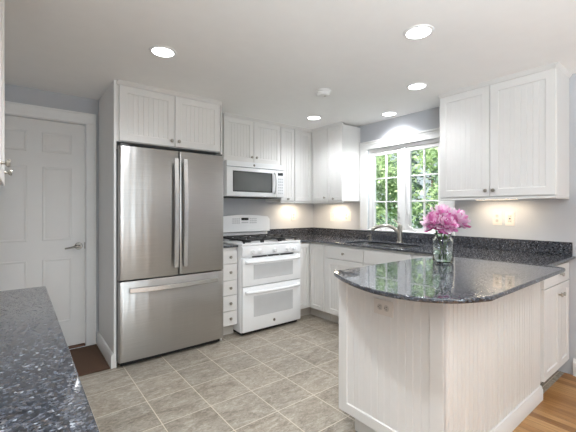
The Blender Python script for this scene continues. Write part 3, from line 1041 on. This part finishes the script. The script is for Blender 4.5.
# sink
sk = thing('sink', 'double-bowl stainless sink set into the granite below the window', 'sink', (0, 0, 0))
def bowl(x0, x1, y0, y1, zt, zb, r=0.06):
    mb = MB(); bm = mb.bm
    rows = []
    for k, z, rr in ((0, zt, r), (0.004, zb+0.05, r), (0.02, zb+0.012, r), (0.05, zb, r-0.02)):
        rows.append([bm.verts.new((x, y, z)) for x, y in rrect(x0+k, x1-k, y0+k, y1-k, rr)])
    for A, B in zip(rows, rows[1:]):
        for i in range(len(A)):
            j = (i+1) % len(A)
            bm.faces.new((A[i], A[j], B[j], B[i]))
    bm.faces.new(rows[-1])
    ymid, xm = (y0+y1)/2, (x0+x1)/2
    mb.lathe([(0.0, 0.004), (0.03, 0.004), (0.042, 0.001)], (xm, ymid, zb+0.001), 'z', 20)
    # rim flange
    top2 = [bm.verts.new((x, y, zt)) for x, y in rrect(x0-0.012, x1+0.012, y0-0.012, y1+0.012, r+0.01)]
    for i in range(len(top2)):
        j = (i+1) % len(top2)
        bm.faces.new((top2[i], top2[j], rows[0][j], rows[0][i]))
    return mb
obj('bowl', bowl(SX0+0.004, SX1-0.004, -1.458, SY1-0.004, 0.891, 0.70), 'steel_sink', sk, recalc=False)
obj('bowl', bowl(SX0+0.004, SX1-0.004, SY0+0.004, -1.484, 0.8905, 0.70), 'steel_sink', sk, recalc=False)

# faucet
fc = thing('faucet', 'brushed nickel single-lever faucet behind the sink', 'faucet', (-0.085, -1.485, 0.914))
b = MB()
b.lathe([(0.034, 0.0003), (0.034, 0.006), (0.027, 0.014), (0.025, 0.05), (0.0245, 0.15), (0.026, 0.168), (0.023, 0.186), (0.012, 0.196), (0, 0.198)], (0, 0, 0), 'z', 24)
obj('faucet_body', b, 'nickel', fc)
s = MB()
P = spline([(-0.010, 0.010, 0.105), (-0.050, 0.060, 0.165), (-0.095, 0.120, 0.183), (-0.145, 0.185, 0.168), (-0.170, 0.220, 0.146), (-0.178, 0.232, 0.128)], 5)
s.tube(P, [0.019]*9+[0.018]*(len(P)-9-3)+[0.0195]*3, 14)
obj('spout', s, 'nickel', fc)
l = MB()
l.tube([(0, 0, 0.19), (-0.006, 0.018, 0.210), (-0.016, 0.042, 0.232), (-0.030, 0.062, 0.247)], [0.014, 0.011, 0.009, 0.010], 12, 0.8)
obj('lever', l, 'nickel', fc)
sd = thing('soap_dispenser', 'small nickel soap dispenser at the left end of the sink', 'dispenser', (-0.085, -1.085, 0.914))
b = MB()
b.lathe([(0.022, 0.0003), (0.022, 0.008), (0.015, 0.012), (0.015, 0.030), (0.009, 0.034), (0.009, 0.045)], (0, 0, 0), 'z', 18)
obj('dispenser_base', b, 'nickel', sd)
b = MB()
b.lathe([(0.013, 0.0455), (0.013, 0.056), (0.008, 0.060), (0, 0.061)], (0, 0, 0), 'z', 16)
b.tube([(-0.008, 0, 0.052), (-0.04, 0.005, 0.053), (-0.055, 0.007, 0.046)], [0.006, 0.0055, 0.005], 8)
obj('pump_head', b, 'nickel', sd)

# ------------------------------------------------------------------ left counter and cabinets
cabinet('base_cabinet', 'white base cabinet under the left foreground granite counter', (-3.29, -3.995, 0), PI/2, 2.235, 0.438, 0.112, 0.8925,
        [dict(x=(0.01+i*0.445, 0.45+i*0.445), z=(0.117, 0.870), knobs=[(0.05+i*0.445 if i % 2 else 0.41+i*0.445, 0.80)]) for i in range(5)], kick=0.11)
lc = obj('countertop', MB().box(-3.729, -3.251, -4.0, -1.740, 0.893, 0.914, 0.005, 2), 'granite')
tag(lc, 'speckled granite countertop filling the lower left foreground', 'countertop')
cabinet('wall_cabinet', 'white cabinet edge at the far left above the foreground counter', (-3.421, -2.56, 0), PI/2, 0.928, 0.307, 1.369, 2.285,
        [dict(x=(0.003, 0.462), z=(1.374, 2.280), knobs=[(0.43, 1.43)]),
         dict(x=(0.466, 0.926), z=(1.374, 2.280), knobs=[(0.885, 1.436)])], crown=True)

# mat
tag(obj('door_mat', MB().box(-3.52, -2.772, -0.650, -0.028, 0.0005, 0.009, 0.003), 'mat'), 'dark brown ribbed mat in front of the white door', 'mat')

# ------------------------------------------------------------------ outlets and switches
def plate(name, label, cat, loc, rz, w, h, parts, group=None):
    r = thing(name, label, cat, loc, rz, group)
    obj('cover_plate', MB().box(-w/2, w/2, -0.0065, -0.0006, -h/2, h/2, 0.0015), 'plate', r)
    for p in parts:
        k, cx, cz = p[0], p[1], p[2]
        m = MB()
        if k in ('duplex', 'duplex_h'):
            for s_ in (-1, 1):
                q, e = (cx, cz+0.020*s_) if k == 'duplex' else (cx+0.020*s_, cz)
                m = MB()
                m.lathe([(0.0, -0.0085), (0.015, -0.0085), (0.0165, -0.0065)], (q, 0, e), 'y', 20)
                o = obj('receptacle', m, 'socket', r)
                m = MB()
                if k == 'duplex':
                    m.box(q-0.007, q-0.0045, -0.0092, -0.008, e-0.002, e+0.007)
                    m.box(q+0.0045, q+0.007, -0.0092, -0.008, e-0.002, e+0.007)
                    m.lathe([(0.0, -0.0092), (0.0026, -0.0092), (0.0026, -0.008)], (q, 0, e-0.008), 'y', 10)
                else:
                    m.box(q-0.002, q+0.007, -0.0092, -0.008, e-0.007, e-0.0045)
                    m.box(q-0.002, q+0.007, -0.0092, -0.008, e+0.0045, e+0.007)
                    m.lathe([(0.0, -0.0092), (0.0026, -0.0092), (0.0026, -0.008)], (q-0.008, 0, e), 'y', 10)
                obj('slots', m, 'slot', o)
        elif k == 'rocker':
            m.box(cx-0.0165, cx+0.0165, -0.0095, -0.0058, cz-0.033, cz+0.033, 0.002)
            obj('rocker', m, 'socket', r)
        elif k == 'toggle':
            m.box(cx-0.005, cx+0.005, -0.016, -0.0058, cz-0.008, cz+0.012, 0.002)
            obj('toggle', m, 'socket', r)
        elif k == 'gfci':
            m.box(cx-0.0165, cx+0.0165, -0.0085, -0.0058, cz-0.033, cz+0.033, 0.002)
            o = obj('receptacle', m, 'socket', r)
            m = MB()
            m.box(cx-0.006, cx+0.006, -0.0095, -0.008, cz-0.006, cz+0.006)
            m.box(cx-0.007, cx-0.0045, -0.0092, -0.008, cz+0.016, cz+0.024)
            m.box(cx+0.0045, cx+0.007, -0.0092, -0.008, cz+0.016, cz+0.024)
            m.box(cx-0.007, cx-0.0045, -0.0092, -0.008, cz-0.026, cz-0.018)
            m.box(cx+0.0045, cx+0.007, -0.0092, -0.008, cz-0.026, cz-0.018)
            obj('slots', m, 'slot', o)
    return r
plate('wall_outlet', 'white outlet on the far wall just right of the range', 'outlet', (-0.373, 0, 1.183), 0, 0.070, 0.116, [('duplex', 0, 0)])
plate('wall_switch', 'single white switch plate under the cabinet near the wall corner', 'switch', (0, -0.383, 1.175), -PI/2, 0.070, 0.116, [('toggle', 0, 0)])
plate('wall_outlet', 'wide double white outlet plate next to the window casing', 'outlet', (0, -0.636, 1.182), -PI/2, 0.150, 0.120, [('toggle', -0.046, 0), ('duplex', 0, 0), ('toggle', 0.046, 0)])
plate('wall_switch', 'white plate on the left of the pair under the large right cabinet', 'switch', (0, -2.421, 1.193), -PI/2, 0.072, 0.122, [('duplex', 0, 0)])
plate('wall_outlet', 'white outlet on the right of the pair under the large right cabinet', 'outlet', (0, -2.522, 1.191), -PI/2, 0.072, 0.122, [('gfci', 0, 0)])
plate('wall_outlet', 'sideways white outlet on the beadboard end of the peninsula', 'outlet', (PX0+0.0058, -2.592, 0.763), -PI/2, 0.118, 0.078, [('duplex_h', 0, 0)])

# ------------------------------------------------------------------ ceiling lights, detector, under-cabinet lights
def downlight(x, y, label=None, k=1.0):
    if label:
        r = thing('ceiling_light', label, 'ceiling light', (x, y, H), 0, 'recessed ceiling lights')
    else:
        r = thing('ceiling_light', 'unseen round recessed ceiling light', 'ceiling light', (x, y, H), 0, 'recessed ceiling lights behind the camera')
    m = MB()
    m.lathe([(0.086, -0.0004), (0.084, -0.005), (0.072, -0.008), (0.068, -0.006), (0.068, -0.001)], (0, 0, 0), 'z', 36)
    obj('trim_ring', m, 'trim', r)
    m = MB()
    m.lathe([(0.0, -0.0065), (0.0675, -0.0050)], (0, 0, 0), 'z', 36)
    obj('lens', m, 'lens', r)
    ld = bpy.data.lights.new('ceiling_lamp', 'SPOT')
    ld.energy = (LAMP_DINING if y < -3.5 else LAMP)*k
    ld.spot_size = math.radians(150); ld.spot_blend = 1.0
    ld.shadow_soft_size = 0.055; ld.color = (0.915, 0.955, 1.0)
    lo_ = bpy.data.objects.new('ceiling_lamp', ld)
    COL.objects.link(lo_)
    lo_.parent = r
    lo_.location = (0, 0, -0.072)
    return r
downlight(-2.600, -1.392, 'recessed ceiling light in front of the refrigerator cabinet, leftmost')
downlight(-1.503, -2.567, 'largest recessed ceiling light, above the peninsula')
downlight(-0.707, -2.070, 'recessed ceiling light near the top left of the large right cabinet', 0.5)
downlight(-0.185, -1.420, 'recessed ceiling light above the window', 2.2)
downlight(-0.721, -0.802, 'recessed ceiling light over the inside corner of cabinets', 0.8)
for x, y in ((-2.75, -2.70), (-2.75, -4.0), (-1.55, -4.25), (-0.6, -4.0)):  # unseen lights; the first is added to brighten the peninsula end and door
    downlight(x, y, None, 2.3 if y > -3 else 1.0)
sm = thing('smoke_detector', 'round white smoke detector on the ceiling', 'smoke detector', (-1.24, -1.49, H))
m = MB(); m.lathe([(0.072, -0.0004), (0.072, -0.010), (0.062, -0.014), (0.058, -0.030), (0.046, -0.040), (0, -0.042)], (0, 0, 0), 'z', 32)
obj('housing', m, 'trim', sm)
m = MB(); m.lathe([(0.012, -0.041), (0.011, -0.045), (0, -0.0455)], (0.012, -0.01, 0), 'z', 14)
obj('test_button', m, 'socket', sm)
def light_bar(x, y, z, rz, length, label, k=1.0):
    r = thing('under_cabinet_light', label, 'under-cabinet light', (x, y, z), rz)
    m = MB(); m.box(-length/2, length/2, -0.022, 0.022, -0.012, -0.0005, 0.002)
    obj('housing', m, 'trim', r)
    m = MB(); m.box(-length/2+0.01, length/2-0.01, -0.015, 0.015, -0.0150, -0.0125)
    obj('lens', m, 'puck', r)
    ld = bpy.data.lights.new('under_cabinet_lamp', 'AREA')
    ld.shape = 'RECTANGLE'; ld.size = length-0.02; ld.size_y = 0.03; ld.energy = k*PUCK*length/0.2; ld.color = (1.0, 0.83, 0.62)
    lo_ = bpy.data.objects.new('under_cabinet_lamp', ld)
    COL.objects.link(lo_)
    lo_.parent = r
    lo_.location = (0, 0, -0.018)
light_bar(-0.46, -0.16, 1.3715, 0, 0.22, 'small warm light bar under the corner cabinet on the range wall side')
light_bar(-0.16, -0.52, 1.3715, PI/2, 0.24, 'small warm light bar under the corner cabinet on the window wall side')
light_bar(-0.15, -2.46, 1.3675, PI/2, 0.34, 'warm light bar under the large right cabinet', 0.42)

# ------------------------------------------------------------------ vase and peonies
VX, VY, VZ = -1.133, -2.52, 0.914
va = thing('glass_vase', 'clear glass jar vase of pink peonies on the peninsula', 'vase', (VX, VY, VZ))
m = MB()
prof = [(0.0, 0.0006), (0.056, 0.0006), (0.063, 0.006), (0.064, 0.02), (0.064, 0.140), (0.061, 0.156), (0.050, 0.172), (0.047, 0.180), (0.050, 0.190), (0.053, 0.196),
        (0.050, 0.198), (0.045, 0.192), (0.043, 0.180), (0.047, 0.170), (0.057, 0.154), (0.060, 0.140), (0.060, 0.024), (0.054, 0.014), (0.0, 0.013)]
m.lathe(prof, (0, 0, 0), 'z', 40)
obj('jar', m, 'jar', va)
m = MB(); m.lathe([(0.0, 0.0135), (0.053, 0.0145), (0.0595, 0.025), (0.0595, 0.066), (0.0, 0.066)], (0, 0, 0), 'z', 40)
obj('water', m, 'water', va)

def petal(bm, c, d, up, L, W, cup):
    """one ruffled cupped petal rooted near c, pointing along d, opening towards up"""
    d = d.normalized()
    s = d.cross(up).normalized()
    n = s.cross(d).normalized()
    grid = []
    for i in range(4):
        u = i/3
        wid = W*(0.35+0.65*math.sin(PI*min(1, 0.25+0.62*u)))
        row = []
        for j in range(4):
            t = j/3*2-1
            p = c + d*(L*u) + s*(wid*t*0.5) + n*(cup*L*(u*u) + cup*0.5*W*t*t)
            if i == 3:
                p += d*random.uniform(-0.12, 0.10)*L + n*random.uniform(-0.1, 0.1)*L
            row.append(bm.verts.new(p))
        grid.append(row)
    for i in range(3):
        for j in range(3):
            bm.faces.new((grid[i][j], grid[i][j+1], grid[i+1][j+1], grid[i+1][j]))

def peony(label, head, axis, R, mat, foot):
    hx = Vector(head)
    r = thing('peony', label, 'flower', head, 0, 'pink peonies in the glass vase')
    ax = Vector(axis).normalized()
    m = MB()
    a1 = ax.orthogonal().normalized()
    a2 = ax.cross(a1)
    for ring, (pol, cnt, L, W) in enumerate(((8, 5, 0.62, 0.40), (26, 8, 0.74, 0.5), (44, 11, 0.84, 0.55), (62, 13, 0.92, 0.62), (82, 14, 1.0, 0.68), (104, 13, 1.0, 0.72), (124, 10, 0.92, 0.7))):
        for k in range(cnt):
            th = 2*PI*(k+random.uniform(-0.25, 0.25))/cnt + ring*0.7
            po = math.radians(pol+random.uniform(-7, 7))
            dv = ax*math.cos(po) + (a1*math.cos(th)+a2*math.sin(th))*math.sin(po)
            ou = (a1*math.cos(th)+a2*math.sin(th))
            upv = (ax*math.sin(po)-ou*math.cos(po))
            petal(m.bm, dv*R*0.22 - ax*R*0.1, dv, upv if upv.length > 0.1 else a1, R*L*random.uniform(0.68, 0.96), R*W*0.9, random.uniform(0.12, 0.6))
    obj('bloom', m, mat, r, recalc=False)
    m = MB()
    f = Vector(foot)-hx
    m.tube([tuple(-ax*R*0.15), tuple(f*0.33-ax*0.02), tuple(f*0.66-ax*0.006), tuple(f)], 0.0032, 7)
    obj('stem', m, 'stem', r)
    m = MB()
    for k in range(4):
        t = 0.25+0.16*k
        base = f*t
        an = random.uniform(0, 2*PI)
        rad = 0.030
        dv = Vector((math.cos(an)*0.7, math.sin(an)*0.7, random.uniform(-0.5, 0.5))).normalized()
        petal(m.bm, base, dv, Vector((0, 0, 1)), rad, rad*0.5, 0.15)
    obj('leaf', m, 'petal_leaf', r, recalc=False)
    return r
def rel(a, b, z):      # a: along the picture's right, b: away from the camera, z above the counter
    Rv = Vector((0.787, -0.6165, 0)); Fv = Vector((0.6165, 0.787, 0))
    p = Vector((VX, VY, VZ+z)) + Rv*a + Fv*b
    return tuple(p)
peony('leftmost pink peony in the jar, lowest and deepest pink', rel(-0.072, -0.022, 0.272), (-0.45, -0.05, 0.75), 0.070, 'petal_deep', rel(0.018, 0.006, 0.024))
peony('pink peony at the top centre of the bouquet', rel(0.000, 0.010, 0.325), (0.0, 0.0, 1.0), 0.070, 'petal', rel(-0.012, 0.015, 0.024))
peony('pink peony at the front centre of the bouquet facing the camera', rel(-0.005, -0.060, 0.262), (-0.45, -0.6, 0.6), 0.066, 'petal_deep', rel(0.005, -0.020, 0.024))
peony('rightmost pale pink peony in the jar', rel(0.088, -0.004, 0.290), (0.45, -0.35, 0.75), 0.074, 'petal', rel(-0.022, -0.008, 0.024))
peony('pink peony at the back of the bouquet towards the window', rel(0.035, 0.066, 0.275), (0.3, 0.4, 0.8), 0.066, 'petal', rel(0.012, 0.020, 0.024))

# ------------------------------------------------------------------ garden outside the window
struct('ground_outside', MB().box(0.16, 16, -14, 12, -0.9, -0.6), 'lawn', smooth=False)
def tree(label, x, y, hgt, rad, mat, n, leaf=0.10, zlow=0.2, name='tree'):
    r = thing(name, label, 'tree', (x, y, -0.6), 0, 'trees outside the window')
    m = MB()
    m.tube([(0, 0, 0.0), (0.05, 0.03, hgt*0.4), (0.02, 0.08, hgt*0.8)], [0.11, 0.08, 0.03], 9)
    for k in range(7):
        a = k*2.4
        z = hgt*(0.25+0.08*k)
        m.tube([(0.04, 0.03, z), (rad*0.4*math.cos(a), rad*0.4*math.sin(a), z+0.25), (rad*0.8*math.cos(a), rad*0.8*math.sin(a), z+0.55)], [0.035, 0.022, 0.008], 6)
    obj('trunk', m, 'bark', r)
    m = MB()
    bm = m.bm
    clumps = []
    for k in range(46):
        a = random.uniform(0, 2*PI); u = random.uniform(-1, 1); q = random.uniform(0.45, 1.0)
        s_ = math.sqrt(1-u*u)
        clumps.append(Vector((rad*q*s_*math.cos(a), rad*q*s_*math.sin(a), zlow+(hgt-zlow)/2*(1+u*q))))
    for k in range(n):
        c = random.choice(clumps)
        p = c + Vector((random.gauss(0, 0.20), random.gauss(0, 0.20), random.gauss(0, 0.17)))
        d_ = Vector((random.gauss(0, 1), random.gauss(0, 1), random.gauss(-0.3, 0.6))).normalized()
        u_ = Vector((random.gauss(0, 0.7), random.gauss(0, 0.7), 1)).normalized()
        s_ = d_.cross(u_)
        if s_.length < 0.1: continue
        s_.normalize()
        L = leaf*random.uniform(0.6, 1.3); W = L*0.32
        v = [bm.verts.new(p), bm.verts.new(p+d_*L*0.5+s_*W), bm.verts.new(p+d_*L), bm.verts.new(p+d_*L*0.5-s_*W)]
        bm.faces.new(v)
    obj('foliage', m, mat, r, smooth=False, recalc=False)
    return r
tree('light green leafy tree outside, seen through the left window sash', 3.5, 1.75, 3.7, 0.95, 'leaf_light', 6500)
tree('light green leafy tree outside, seen through the right window sash', 3.6, -0.85, 3.6, 0.95, 'leaf_mid', 6500)
tree('mid green tree behind the light trees, seen at the middle of the window', 6.2, 1.00, 4.9, 1.25, 'leaf_light', 6500, 0.12)
tree('tall mid green tree far behind the left window sash', 6.6, 4.6, 5.2, 1.35, 'leaf_mid', 6000, 0.13)
tree('blue-green tree farthest beyond the window', 11.5, 4.6, 6.6, 2.4, 'leaf_dark', 8000, 0.2)
tree('blue-green shrub low outside the left window sash', 1.9, 0.15, 1.75, 0.45, 'leaf_dark', 3000, 0.08, 0.1, name='shrub')
